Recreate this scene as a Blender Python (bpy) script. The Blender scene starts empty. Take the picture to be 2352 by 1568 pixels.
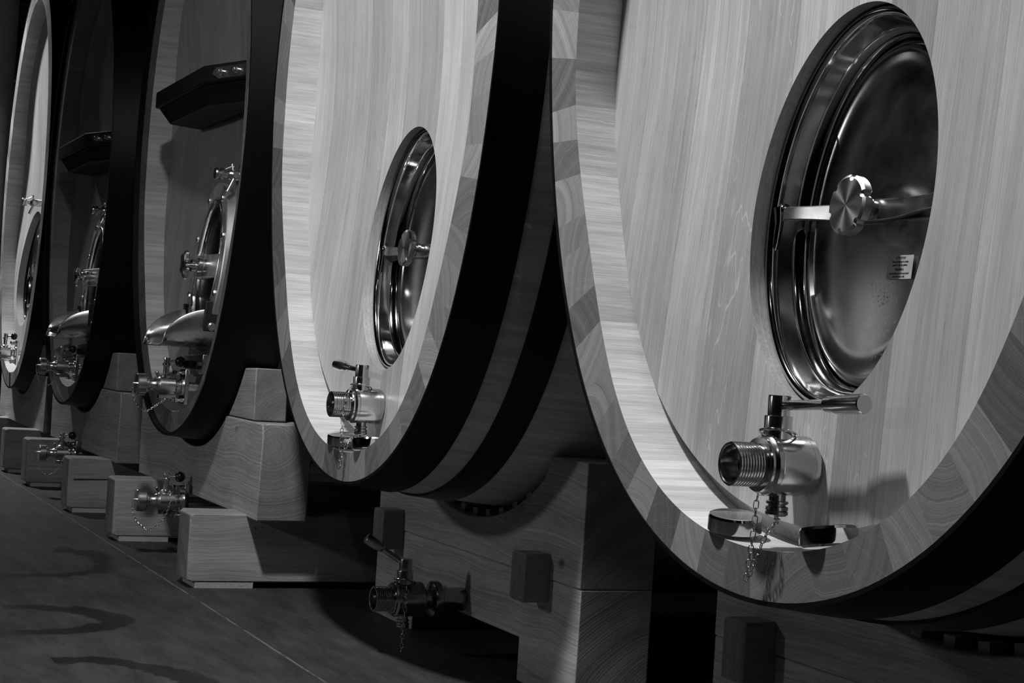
import bpy, bmesh, math, random
from mathutils import Vector, Matrix, Euler
S = bpy.context.scene
COL = S.collection
PI = math.pi

# ------------------------------------------------------------------ camera, exposure, light
cam_d = bpy.data.cameras.new('camera')
cam = bpy.data.objects.new('camera', cam_d); COL.objects.link(cam)
cam_d.sensor_width = 36.0
cam_d.lens = 3930.7151 / 2352 * 36.0
cam_d.clip_start = 0.05; cam_d.clip_end = 100
_r = Vector((0.40723372, 0.91108412, 0.06392518)); _u = Vector((-0.01601103, -0.06285952, 0.99789395)); _f = Vector((-0.91318363, 0.40739957, 0.01101112))
m3 = Matrix((_r, _u, -_f)).transposed()
cam.matrix_world = Matrix.Translation((2.70183, -1.716884, -0.590635)) @ m3.to_4x4()
S.camera = cam
S.view_settings.view_transform = 'Standard'; S.view_settings.look = 'None'
S.view_settings.gamma = 1; S.view_settings.exposure = 0.0; S.view_settings.use_curve_mapping = False
W = bpy.data.worlds.new('world'); S.world = W; W.use_nodes = True
W.node_tree.nodes['Background'].inputs[0].default_value = (1, 1, 1, 1)
W.node_tree.nodes['Background'].inputs[1].default_value = 0.0006
ROOM_CEIL = 3.3
LAMPS_AND_FILLS = [  # x, y, z, watts, half size, tilt toward the casks (deg)
    (-1.05, -1.38, 3.0, 118, 0.12, 22, 140),
    (-11.3, -1.15, 3.0, 100, 0.12, 20, 120),
    (-3.4, -5.8, .9, 9, 0.15, 80, 80),  # low unseen fill, added to brighten the second cask's cradle front
    (-7.9, -5.6, .3, 4.5, 0.65, 88, 170),  # unseen soft panel, added for the reflection in the nearest manhole door
    (1.6, -3.4, 3.1, 5, 0.035, 40, 170),  # small unseen light, added for glints on the steel
    (3.6, -1.6, 3.1, 4, 0.035, 20, 170),  # another light added only for steel highlights
    (-8.5, -3.4, 3.1, 2.5, 0.035, 30, 170),  # added highlight light, far end of the row
]

# ------------------------------------------------------------------ material helpers
def new_mat(name):
    m = bpy.data.materials.new(name); m.use_nodes = True
    nt = m.node_tree; nt.nodes.clear()
    out = nt.nodes.new('ShaderNodeOutputMaterial'); b = nt.nodes.new('ShaderNodeBsdfPrincipled')
    nt.links.new(b.outputs[0], out.inputs[0])
    return m, nt, b
class G:
    """small node graph helper"""
    def __init__(s, nt): s.nt = nt
    def n(s, t, **kw):
        x = s.nt.nodes.new(t)
        for k, v in kw.items(): setattr(x, k, v)
        return x
    def put(s, sock, v):
        if isinstance(v, (int, float)): sock.default_value = v
        elif isinstance(v, (tuple, list)): sock.default_value = v
        else: s.nt.links.new(v, sock)
    def m(s, op, a, b=0.0, c=0.0, clamp=False):
        x = s.n('ShaderNodeMath', operation=op, use_clamp=clamp)
        s.put(x.inputs[0], a); s.put(x.inputs[1], b); s.put(x.inputs[2], c); return x.outputs[0]
    def v(s, op, a, b=(0, 0, 0)):
        x = s.n('ShaderNodeVectorMath', operation=op); s.put(x.inputs[0], a); s.put(x.inputs[1], b)
        return x.outputs['Value'] if op in ('LENGTH', 'DISTANCE', 'DOT_PRODUCT') else x.outputs[0]
    def xyz(s, a, b, c):
        x = s.n('ShaderNodeCombineXYZ'); s.put(x.inputs[0], a); s.put(x.inputs[1], b); s.put(x.inputs[2], c); return x.outputs[0]
    def sep(s, a):
        x = s.n('ShaderNodeSeparateXYZ'); s.put(x.inputs[0], a); return x.outputs
    def noise(s, vec, scale=5, detail=3, rough=.5, dist=0, dim='3D', w=None):
        x = s.n('ShaderNodeTexNoise', noise_dimensions=dim)
        if vec is not None: s.put(x.inputs['Vector'], vec)
        if w is not None: s.put(x.inputs['W'], w)
        s.put(x.inputs['Scale'], scale); s.put(x.inputs['Detail'], detail); s.put(x.inputs['Roughness'], rough); s.put(x.inputs['Distortion'], dist)
        return x.outputs[0]
    def mr(s, v, a, b, c, d, smooth=False):
        x = s.n('ShaderNodeMapRange', interpolation_type='SMOOTHSTEP' if smooth else 'LINEAR')
        for i, q in enumerate((v, a, b, c, d)): s.put(x.inputs[i], q)
        return x.outputs[0]
    def grey(s, v):
        return s.xyz(v, v, v)
    def coord(s, k='Object'): return s.n('ShaderNodeTexCoord').outputs[k]
    def attr(s, name):
        x = s.n('ShaderNodeAttribute'); x.attribute_name = name; return x.outputs['Fac']
    def bump(s, b, h, strength=.3, dist=.002):
        x = s.n('ShaderNodeBump'); s.put(x.inputs['Height'], h); x.inputs['Strength'].default_value = strength; x.inputs['Distance'].default_value = dist
        s.nt.links.new(x.outputs[0], b.inputs['Normal'])

def wood_head(name, base, var, seed):
    """vertical head boards: one tone per board, fine grain running up the board, pale rays"""
    m, nt, b = new_mat(name); g = G(nt)
    x, y, z = g.sep(g.coord())[:3]
    bx = g.m('ADD', g.m('MULTIPLY', x, 6.3), seed)
    vo = g.n('ShaderNodeTexVoronoi', voronoi_dimensions='1D', feature='F1'); g.put(vo.inputs['W'], bx); vo.inputs['Scale'].default_value = 1; vo.inputs['Randomness'].default_value = .75
    ed = g.n('ShaderNodeTexVoronoi', voronoi_dimensions='1D', feature='DISTANCE_TO_EDGE'); g.put(ed.inputs['W'], bx); ed.inputs['Scale'].default_value = 1; ed.inputs['Randomness'].default_value = .75
    bid = g.sep(vo.outputs['Color'])[0]; bid2 = g.sep(vo.outputs['Color'])[1]
    off = g.m('MULTIPLY', bid, 40)
    wob = g.m('MULTIPLY', g.m('SUBTRACT', g.noise(g.xyz(g.m('MULTIPLY', x, 3), off, g.m('MULTIPLY', z, 1.5)), 1, 2), .5), .02)
    xw = g.m('ADD', x, g.m('ADD', wob, g.m('MULTIPLY', z, g.m('MULTIPLY', g.m('SUBTRACT', bid2, .5), .05))))
    fine = g.noise(g.xyz(g.m('MULTIPLY', xw, 230), off, g.m('MULTIPLY', z, 3)), 1, 4, .65)
    mid = g.noise(g.xyz(g.m('MULTIPLY', xw, 45), off, g.m('MULTIPLY', z, 1.6)), 1, 3, .55)
    low = g.noise(g.xyz(g.m('MULTIPLY', x, 5), off, g.m('MULTIPLY', z, 2.5)), 1, 3, .55)
    pores = g.noise(g.xyz(g.m('MULTIPLY', xw, 420), off, g.m('MULTIPLY', z, 22)), 1, 2, .5)
    pm = g.mr(pores, .60, .74, 1, .72)
    # medullary flecks: contour lines of a stretched noise, only on some boards
    fl = g.noise(g.xyz(g.m('MULTIPLY', x, 11), off, g.m('MULTIPLY', z, 2.3)), 1, 3, .62)
    flm = g.mr(g.m('ABSOLUTE', g.m('SUBTRACT', fl, .56)), .002, .0075, 1, 0)
    flm = g.m('MULTIPLY', flm, g.mr(bid2, .55, .62, 0, 1)); flm = g.m('MULTIPLY', flm, g.mr(low, .45, .6, 0, 1))
    t = g.m('ADD', base, g.m('MULTIPLY', g.m('SUBTRACT', bid, .5), var))
    t = g.m('MULTIPLY', t, g.mr(fine, .25, .75, .79, 1.21))
    t = g.m('MULTIPLY', t, g.mr(mid, .25, .75, .88, 1.12))
    t = g.m('MULTIPLY', t, g.mr(low, .3, .7, .90, 1.10))
    t = g.m('MULTIPLY', t, pm)
    t = g.m('ADD', t, g.m('MULTIPLY', flm, base * .35))
    t = g.m('MULTIPLY', t, g.mr(ed.outputs['Distance'], 0, .012, .72, 1))
    g.put(b.inputs['Base Color'], g.grey(t)); b.inputs['Roughness'].default_value = .42
    b.inputs['Specular IOR Level'].default_value = .35
    g.bump(b, fine, .25, .002)
    return m

def wood_stave(name, base, var, endgrain):
    """cask staves; per-stave tone attribute, uv = metres inside the stave"""
    m, nt, b = new_mat(name); g = G(nt)
    tone = g.attr('tone'); uv = g.coord('UV'); u, v = g.sep(uv)[:2]
    off = g.m('MULTIPLY', tone, 91)
    t2 = g.m('FRACT', g.m('MULTIPLY', tone, 7.31)); t3 = g.m('FRACT', g.m('MULTIPLY', tone, 13.7))
    t = g.m('ADD', base, g.m('MULTIPLY', g.m('SUBTRACT', tone, .5), var))
    if endgrain:
        cx = g.mr(t2, 0, 1, -.22, .30); cy = g.mr(t3, 0, 1, -.28, .30)
        wb = g.noise(g.xyz(g.m('MULTIPLY', u, 18), g.m('MULTIPLY', v, 18), off), 1, 2)
        du = g.m('SUBTRACT', g.m('ADD', u, g.m('MULTIPLY', wb, .012)), cx); dv = g.m('SUBTRACT', g.m('ADD', v, g.m('MULTIPLY', wb, .012)), cy)
        d = g.v('LENGTH', g.xyz(du, dv, 0)); an = g.m('ARCTAN2', dv, du)
        ring = g.noise(None, 1, 3, .7, dim='1D', w=g.m('ADD', g.m('MULTIPLY', d, 210), off))
        ringl = g.noise(None, 1, 2, .5, dim='1D', w=g.m('ADD', g.m('MULTIPLY', d, 38), off))
        ray = g.noise(g.xyz(g.m('MULTIPLY', an, 150), g.m('MULTIPLY', d, 9), off), 1, 2, .6)
        rm = g.mr(ray, .58, .70, 0, 1)
        sw = g.noise(g.xyz(g.m('MULTIPLY', u, 60), g.m('MULTIPLY', v, 900), off), 1, 2, .6)
        t = g.m('MULTIPLY', t, g.mr(ring, .25, .75, .84, 1.15)); t = g.m('MULTIPLY', t, g.mr(ringl, .25, .75, .82, 1.18)); t = g.m('MULTIPLY', t, g.mr(sw, .3, .7, .93, 1.07))
        t = g.m('ADD', t, g.m('MULTIPLY', rm, base * .28))
        h = ring
    else:
        fine = g.noise(g.xyz(g.m('MULTIPLY', u, 260), off, g.m('MULTIPLY', v, 7)), 1, 4, .65)
        mid = g.noise(g.xyz(g.m('MULTIPLY', u, 45), off, g.m('MULTIPLY', v, 3.5)), 1, 3, .6)
        fl = g.noise(g.xyz(g.m('MULTIPLY', u, 26), off, g.m('MULTIPLY', v, 9)), 1, 2, .6)
        flm = g.m('MULTIPLY', g.mr(fl, .70, .74, 0, 1), g.mr(t2, .6, .65, 0, 1))
        t = g.m('MULTIPLY', t, g.mr(fine, .25, .75, .78, 1.22)); t = g.m('MULTIPLY', t, g.mr(mid, .25, .75, .8, 1.2))
        t = g.m('ADD', t, g.m('MULTIPLY', flm, base * .5))
        h = fine
    g.put(b.inputs['Base Color'], g.grey(t)); b.inputs['Roughness'].default_value = .5; b.inputs['Specular IOR Level'].default_value = .3
    g.bump(b, h, .2, .002)
    return m

def timber(name, base, axis, cu, cv, seed, contrast=1.0, knots=True):
    """solid sawn timber: growth rings round an off-centre pith that runs along `axis`"""
    m, nt, b = new_mat(name); g = G(nt)
    s = g.sep(g.coord()); ax = 'xyz'.index(axis); oth = [i for i in range(3) if i != ax]
    w = g.m('ADD', s[ax], seed * 3.7); u = s[oth[0]]; v = s[oth[1]]
    wx = g.m('MULTIPLY', g.m('SUBTRACT', g.noise(g.xyz(g.m('MULTIPLY', w, 1.9), g.m('MULTIPLY', u, 3), g.m('MULTIPLY', v, 3)), 1, 1, .4), .5), .075)
    wz = g.m('MULTIPLY', g.m('SUBTRACT', g.noise(g.xyz(g.m('ADD', g.m('MULTIPLY', w, 2.1), 17), g.m('MULTIPLY', u, 3), g.m('MULTIPLY', v, 3)), 1, 1, .4), .5), .075)
    du = g.m('SUBTRACT', g.m('ADD', u, wx), cu); dv = g.m('SUBTRACT', g.m('ADD', v, wz), cv)
    d = g.v('LENGTH', g.xyz(du, dv, 0))
    ring = g.noise(None, 1, 2.5, .65, dim='1D', w=g.m('ADD', g.m('MULTIPLY', d, 150), seed))
    lowr = g.noise(None, 1, 2, .5, dim='1D', w=g.m('ADD', g.m('MULTIPLY', d, 19), seed))
    fib = g.noise(g.xyz(g.m('MULTIPLY', w, 6), g.m('MULTIPLY', du, 190), g.m('MULTIPLY', dv, 190)), 1, 4, .7)
    blot = g.noise(g.xyz(g.m('MULTIPLY', w, 2.2), g.m('MULTIPLY', u, 5), g.m('MULTIPLY', v, 5)), 1, 3, .6)
    c = contrast
    t = g.m('MULTIPLY', base, g.mr(ring, .25, .75, 1 - .22 * c, 1 + .16 * c))
    t = g.m('MULTIPLY', t, g.mr(lowr, .25, .75, 1 - .15 * c, 1 + .15 * c))
    t = g.m('MULTIPLY', t, g.mr(fib, .25, .75, .72, 1.24)); t = g.m('MULTIPLY', t, g.mr(blot, .3, .7, .84, 1.16))
    if knots:
        vo = g.n('ShaderNodeTexVoronoi', feature='F1'); g.put(vo.inputs['Vector'], g.v('MULTIPLY', g.coord(), (3.1, 3.1, 4.3))); vo.inputs['Scale'].default_value = 1
        t = g.m('MULTIPLY', t, g.mr(vo.outputs['Distance'], .02, .09, .25, 1))
    nrm = g.sep(g.coord('Normal'))[ax]   # sawn ends are darker than planed sides; also paints shade onto the ends
    t = g.m('MULTIPLY', t, g.mr(g.m('ABSOLUTE', nrm), .7, .9, 1, .6))
    g.put(b.inputs['Base Color'], g.grey(t)); b.inputs['Roughness'].default_value = .6; b.inputs['Specular IOR Level'].default_value = .25
    g.bump(b, ring, .3, .002)
    return m

def metal(name, col, rough, aniso=0, smudge=0, spec=False, radial=None):
    m, nt, b = new_mat(name); g = G(nt)
    n = g.noise(g.coord(), 14, 4, .6)
    g.put(b.inputs['Base Color'], g.grey(g.mr(n, .3, .7, col * .93, col * 1.05))); b.inputs['Metallic'].default_value = 1
    g.put(b.inputs['Roughness'], g.mr(n, .3, .7, max(.02, rough - smudge), rough + smudge))
    if aniso:
        b.inputs['Anisotropic'].default_value = aniso
        tn = g.n('ShaderNodeTangent'); tn.direction_type = 'RADIAL'; tn.axis = radial or 'Y'; nt.links.new(tn.outputs[0], b.inputs['Tangent'])
    return m
def plain(name, col, rough, spec=.5, bump=0, sc=60):
    m, nt, b = new_mat(name); g = G(nt)
    n = g.noise(g.coord(), sc, 4, .6)
    g.put(b.inputs['Base Color'], g.grey(g.mr(n, .25, .75, col * .8, col * 1.2))); b.inputs['Roughness'].default_value = rough
    b.inputs['Specular IOR Level'].default_value = spec
    if bump: g.bump(b, n, bump, .003)
    return m

M = {}
M['head_a'] = wood_head('oak_head_pale', .42, .20, 3.3)
M['head_b'] = wood_head('oak_head_pale_boards', .54, .24, 11.7)
M['head_e'] = wood_head('oak_head_pale_far', .46, .10, 23.1)
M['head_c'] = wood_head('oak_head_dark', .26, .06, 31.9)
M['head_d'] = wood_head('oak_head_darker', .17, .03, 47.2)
M['chime'] = wood_stave('oak_stave_end_grain', .24, .20, True)
M['stave_in'] = wood_stave('oak_stave_inside', .60, .16, False)
M['stave_out'] = wood_stave('oak_stave_outside', .62, .24, False)
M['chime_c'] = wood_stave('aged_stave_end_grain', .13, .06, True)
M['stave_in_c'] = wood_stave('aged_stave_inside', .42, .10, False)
M['rim_cut'] = timber('oak_recess_cut', .46, 'z', 0, 2.0, 5, .35, False)
M['hoop'] = plain('black_painted_hoop', .003, .42, .3, .1, 25)
M['steel'] = metal('brushed_steel', .55, .20, 0, .05)
M['steel_mirror'] = metal('polished_steel', .52, .09, 0, .04)
M['steel_door'] = metal('door_steel', .48, .20, 0, .03)
M['steel_satin'] = metal('satin_steel', .78, .48, 0, .06)
M['steel_lit'] = metal('lit_steel', .72, .27, 0, .05)  # paler copy of the steel, so the fittings look lit
m = M['steel_door']; nt = m.node_tree; g = G(nt); b = [n for n in nt.nodes if n.type == 'BSDF_PRINCIPLED'][0]
px_, py_, pz_ = g.sep(g.coord())[:3]   # dried spray low on the plate
dd = g.v('LENGTH', g.xyz(g.m('MULTIPLY', g.m('SUBTRACT', px_, .045), 1.0), 0, g.m('MULTIPLY', g.m('SUBTRACT', pz_, -.47), .6)))
sp_ = g.m('MULTIPLY', g.mr(g.noise(g.coord(), 210, 3, .7), .56, .62, 0, 1), g.mr(g.m('ADD', dd, g.m('MULTIPLY', g.noise(g.coord(), 30, 3, .6), .08)), .055, .105, 1, 0))
mx_ = g.n('ShaderNodeMixShader'); df = g.n('ShaderNodeBsdfDiffuse'); df.inputs[0].default_value = (.22, .22, .22, 1)
out_ = [n for n in nt.nodes if n.type == 'OUTPUT_MATERIAL'][0]
g.put(mx_.inputs[0], sp_); nt.links.new(b.outputs[0], mx_.inputs[1]); nt.links.new(df.outputs[0], mx_.inputs[2]); nt.links.new(mx_.outputs[0], out_.inputs[0])
M['steel_turn'] = metal('turned_steel', .55, .28, .85, .03, radial='Y')
M['steel_dull'] = metal('dull_steel', .40, .24, 0, .06)
M['gasket'] = plain('black_rubber', .015, .5, .4)
M['knob_black'] = plain('black_plastic', .012, .25, .5)
M['iron'] = plain('black_bracket_paint', .005, .5, .3, .2, 30)
M['label'] = plain('grey_label_paper', .40, .6, .3)
M['ink'] = plain('label_ink', .03, .6, .2)
M['chalk'] = plain('white_chalk', .8, .9, .1)
M['timber_c'] = timber('cradle_timber', .38, 'x', .16, -.98, 1.3, 1.1)
M['timber_b'] = timber('cradle_timber_front', .36, 'x', .72, -1.42, 5.1, 1.0)
M['timber_b2'] = timber('cradle_timber_lower', .38, 'x', .74, -1.62, 8.7, 1.0)
M['timber_beam'] = timber('beam_timber', .34, 'y', 0.45, -1.9, 2.4, .8)
M['timber_peg'] = timber('peg_timber', .26, 'y', .02, -1.2, 7.1, .8, False)
M['timber_chock'] = timber('chock_timber', .36, 'x', .30, -1.05, 9.9, .7)
M['shim'] = plain('pale_shim_board', .42, .8, .2, .6, 120)

# floor: worn concrete with a rough joint and wet rings
m, nt, b = new_mat('worn_concrete'); g = G(nt)
x, y, z = g.sep(g.coord('Object'))[:3]
co = g.xyz(x, y, 0)
big = g.noise(co, .9, 5, .6); medn = g.noise(g.v('MULTIPLY', co, (1.2, 5, 1)), 2.2, 5, .65); fin = g.noise(co, 60, 4, .7); spk = g.noise(co, 140, 2, .5)
t = g.m('MULTIPLY', .042, g.mr(medn, .3, .7, .55, 1.4)); t = g.m('MULTIPLY', t, g.mr(big, .3, .7, .75, 1.25)); t = g.m('MULTIPLY', t, g.mr(fin, .25, .75, .8, 1.2))
t = g.m('ADD', t, g.m('MULTIPLY', g.mr(spk, .74, .78, 0, 1), .06))
jw = g.m('MULTIPLY', g.m('SUBTRACT', g.noise(co, 7, 4, .6), .5), .012)
jd = g.m('ABSOLUTE', g.m('ADD', g.m('SUBTRACT', y, -.145), jw))
jm = g.m('MULTIPLY', g.mr(jd, .0015, .005, 1, 0), g.mr(g.noise(co, 9, 3, .7), .36, .50, 0, 1))
jk = g.mr(jd, .0, .0016, 1, 0)
t = g.m('ADD', t, g.m('MULTIPLY', jm, .16)); t = g.m('MULTIPLY', t, g.mr(jk, 0, 1, 1, .5))
wet = 0.0
STAINS = []
def ringstain(cx, cy, rx, ry, width, a0, a1, seed):
    nz = g.m('MULTIPLY', g.m('SUBTRACT', g.noise(g.v('ADD', co, (seed, 0, 0)), 6, 3, .6), .5), .5)
    dx = g.m('DIVIDE', g.m('SUBTRACT', x, cx), rx); dy = g.m('DIVIDE', g.m('SUBTRACT', y, cy), ry)
    r = g.m('ADD', g.v('LENGTH', g.xyz(dx, dy, 0)), nz)
    k = g.mr(g.m('ABSOLUTE', g.m('SUBTRACT', r, 1)), width * .6, width, 1, 0, True)
    an = g.m('ARCTAN2', dy, dx)
    return g.m('MULTIPLY', k, g.mr(g.m('ABSOLUTE', g.m('SUBTRACT', an, a0)), a1, a1 + .3, 1, 0, True))
w1 = ringstain(-3.1, -.86, .26, .32, .26, 1.57, 1.5, 1.0)
w2 = ringstain(-4.6, -.75, .5, .5, .16, 1.2, 1.1, 5.0)
w3 = ringstain(-1.95, -.85, .42, .36, .16, 2.4, .7, 9.0)
wet = g.m('MAXIMUM', g.m('MAXIMUM', w1, w2), w3)
t = g.m('MULTIPLY', t, g.mr(wet, 0, 1, 1, .35))
g.put(b.inputs['Base Color'], g.grey(t)); g.put(b.inputs['Roughness'], g.mr(wet, 0, 1, .62, .3)); b.inputs['Specular IOR Level'].default_value = .35
g.bump(b, g.m('ADD', fin, g.m('MULTIPLY', jk, -3)), .25, .004)
M['floor'] = m
M['wall'] = plain('dark_plaster', .05, .9, .2, .3, 8)
M['ceiling'] = plain('dark_ceiling', .05, .9, .2)
M['pillar'] = plain('grey_painted_concrete', .42, .6, .3, .1, 10)
M['old_board'] = timber('old_wall_boards', .014, 'z', 3.5, 4.4, 3.0, 1.0)
M['old_beam'] = timber('old_wall_beam', .09, 'x', 3.5, 4.4, 3.0, 1.2)
m, nt, b = new_mat('lamp_glow'); b.inputs['Base Color'].default_value = (0, 0, 0, 1); b.inputs['Emission Color'].default_value = (1, 1, 1, 1); b.inputs['Emission Strength'].default_value = 12; M['glow'] = m
M['lamp_case'] = plain('lamp_casing', .3, .4)

# ------------------------------------------------------------------ mesh helpers
class MB:
    def __init__(s): s.v = []; s.f = []; s.mi = []; s.uv = []; s.tone = []
    def add(s, vs, fs, mi=0, uvs=None, tones=None):
        k = len(s.v); s.v += [tuple(p) for p in vs]
        for i, f in enumerate(fs):
            s.f.append([k + j for j in f]); s.mi.append(mi)
            s.uv.append(uvs[i] if uvs else None); s.tone.append(tones[i] if tones else 0.5)
        return s
    def box(s, x0, x1, y0, y1, z0, z1, rot=None, mi=0):
        vs = [Vector((x, y, z)) for x in (x0, x1) for y in (y0, y1) for z in (z0, z1)]
        if rot is not None:
            c = Vector(((x0 + x1) / 2, (y0 + y1) / 2, (z0 + z1) / 2)); R = Euler(rot).to_matrix(); vs = [c + R @ (p - c) for p in vs]
        return s.add(vs, [(0, 1, 3, 2), (4, 6, 7, 5), (0, 4, 5, 1), (2, 3, 7, 6), (0, 2, 6, 4), (1, 5, 7, 3)], mi)
    def prism(s, poly, y0, y1, mi=0):
        """poly in (x,z), extruded from y0 to y1"""
        n = len(poly); vs = [(x, y0, z) for x, z in poly] + [(x, y1, z) for x, z in poly]
        fs = [tuple(range(n)), tuple(range(2 * n - 1, n - 1, -1))] + [(i, i + n, (i + 1) % n + n, (i + 1) % n) for i in range(n)]
        return s.add(vs, fs, mi)
    def frame(s, o, a):
        a = Vector(a).normalized(); t = Vector((0, 0, 1)) if abs(a.z) < .9 else Vector((1, 0, 0))
        e1 = a.cross(t).normalized(); e2 = a.cross(e1).normalized(); return Vector(o), a, e1, e2
    def lathe(s, prof, o, a, seg=40, closed=False, sx=1, sy=1, mi=0):
        """prof: list of (r, h); revolve round axis a from origin o"""
        o, a, e1, e2 = s.frame(o, a); n = len(prof); vs = []
        for r, h in prof:
            for k in range(seg):
                t = 2 * PI * k / seg; vs.append(o + a * h + e1 * (r * sx * math.cos(t)) + e2 * (r * sy * math.sin(t)))
        fs = []
        for i in range(n - 1 + (1 if closed else 0)):
            j = (i + 1) % n
            for k in range(seg):
                q = (k + 1) % seg; fs.append((i * seg + k, i * seg + q, j * seg + q, j * seg + k))
        s.add(vs, fs, mi)
        if not closed:
            if prof[0][0] > 1e-6: s.f.append([len(s.v) - n * seg + k for k in range(seg)][::-1]); s.mi.append(mi); s.uv.append(None); s.tone.append(.5)
            if prof[-1][0] > 1e-6: s.f.append([len(s.v) - seg + k for k in range(seg)]); s.mi.append(mi); s.uv.append(None); s.tone.append(.5)
        return s
    def tube(s, pts, r, seg=12, closed=False, mi=0):
        pts = [Vector(p) for p in pts]; n = len(pts); vs = []; rr = r if isinstance(r, (list, tuple)) else [r] * n
        prev = None
        for i, p in enumerate(pts):
            if closed: d = (pts[(i + 1) % n] - pts[i - 1]).normalized()
            else: d = (pts[min(i + 1, n - 1)] - pts[max(i - 1, 0)]).normalized()
            if prev is None:
                t = Vector((0, 0, 1)) if abs(d.z) < .9 else Vector((1, 0, 0)); e1 = d.cross(t).normalized()
            else: e1 = (prev - d * prev.dot(d)).normalized()
            prev = e1; e2 = d.cross(e1)
            for k in range(seg):
                t = 2 * PI * k / seg; vs.append(p + e1 * rr[i] * math.cos(t) + e2 * rr[i] * math.sin(t))
        fs = []
        for i in range(n if closed else n - 1):
            j = (i + 1) % n
            for k in range(seg): q = (k + 1) % seg; fs.append((i * seg + k, i * seg + q, j * seg + q, j * seg + k))
        if not closed: fs += [tuple(range(seg))[::-1], tuple((n - 1) * seg + k for k in range(seg))]
        return s.add(vs, fs, mi)
    def ball(s, c, r, seg=20, rings=12, mi=0, sc=(1, 1, 1)):
        prof = [(max(1e-7, r * math.sin(PI * i / rings)), -r * math.cos(PI * i / rings)) for i in range(rings + 1)]
        k = len(s.v); s.lathe(prof, (0, 0, 0), (0, 0, 1), seg, mi=mi)
        for i in range(k, len(s.v)): p = s.v[i]; s.v[i] = (p[0] * sc[0] + c[0], p[1] * sc[1] + c[1], p[2] * sc[2] + c[2])
        return s
def base_obj(name, mb, mats, parent=None, loc=None, smooth=34, bevel=0):
    me = bpy.data.meshes.new(name); me.from_pydata(mb.v, [], mb.f)
    for mt in (mats if isinstance(mats, (list, tuple)) else [mats]): me.materials.append(mt)
    me.polygons.foreach_set('material_index', mb.mi)
    if any(u is not None for u in mb.uv):
        ul = me.uv_layers.new(name='UVMap')
        for p, uu in zip(me.polygons, mb.uv):
            if uu:
                for li, q in zip(p.loop_indices, uu): ul.data[li].uv = q
        at = me.attributes.new('tone', 'FLOAT', 'FACE'); at.data.foreach_set('value', mb.tone)
    bm = bmesh.new(); bm.from_mesh(me)
    if not any(u is not None for u in mb.uv): bmesh.ops.remove_doubles(bm, verts=bm.verts, dist=1e-6)
    bmesh.ops.recalc_face_normals(bm, faces=bm.faces)
    lim = math.radians(smooth)
    for f in bm.faces: f.smooth = True
    for e in bm.edges:
        e.smooth = len(e.link_faces) == 2 and e.calc_face_angle(0) < lim
    bm.to_mesh(me); bm.free()
    o = bpy.data.objects.new(name, me); COL.objects.link(o)
    if bevel:
        bv = o.modifiers.new('bevel', 'BEVEL'); bv.width = bevel; bv.segments = 2; bv.limit_method = 'ANGLE'; bv.angle_limit = math.radians(40); bv.harden_normals = False
    if parent is not None: o.parent = parent
    if loc is not None: o.location = loc
    return o
def tag(o, label, cat, group=None):
    o['label'] = label; o['category'] = cat
    if group: o['group'] = group
    return o
def struct(name, mb, mat, **k):
    o = base_obj(name, mb, mat, **k); o['kind'] = 'structure'; return o
def empty(name, loc):
    o = bpy.data.objects.new(name, None); COL.objects.link(o); o.location = loc; o.empty_display_size = .1; return o

# ------------------------------------------------------------------ cask outline (oval, measured)
HO = [1.1459, -0.2694, 0.1524, -0.0287, 0.0023, -0.0024]
HI = [1.0619, -0.335, 0.2561, -0.1042, 0.0616, -0.0323]
def harm(c, t): return sum(a * math.cos(i * t) for i, a in enumerate(c))
def ell_r(t, a, b, zc):
    dx, dz = math.sin(t), -math.cos(t)
    A = (dx / a) ** 2 + (dz / b) ** 2; B = -2 * dz * zc / b ** 2; C = (zc / b) ** 2 - 1
    return (-B + math.sqrt(B * B - 4 * A * C)) / (2 * A)
def blend(t, lo, hi):
    t = abs((t + PI) % (2 * PI) - PI); k = min(1, max(0, (t - math.radians(96)) / math.radians(18))); k = k * k * (3 - 2 * k)
    return lo(t) * (1 - k) + hi(t) * k if 0 < k < 1 else (hi(t) if k >= 1 else lo(t))
def r_out(t): return blend(t, lambda q: harm(HO, q), lambda q: ell_r(q, 1.034, 1.33, .30))
def r_in(t): return blend(t, lambda q: harm(HI, q), lambda q: ell_r(q, .888, 1.24, .27))
def bulge(y): return .11 * (1 - ((y - 1.5) / 1.5) ** 2)
def head_y(x, z): return .1 + .085 * math.exp(-((z - .3) / .75) ** 2) - .07 * (x / .87) ** 2
def ss(k): k = min(1, max(0, k)); return k * k * (3 - 2 * k)
def crescent(t):
    t = abs((t + PI) % (2 * PI) - PI); return ss((math.radians(66) - t) / math.radians(45))

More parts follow.
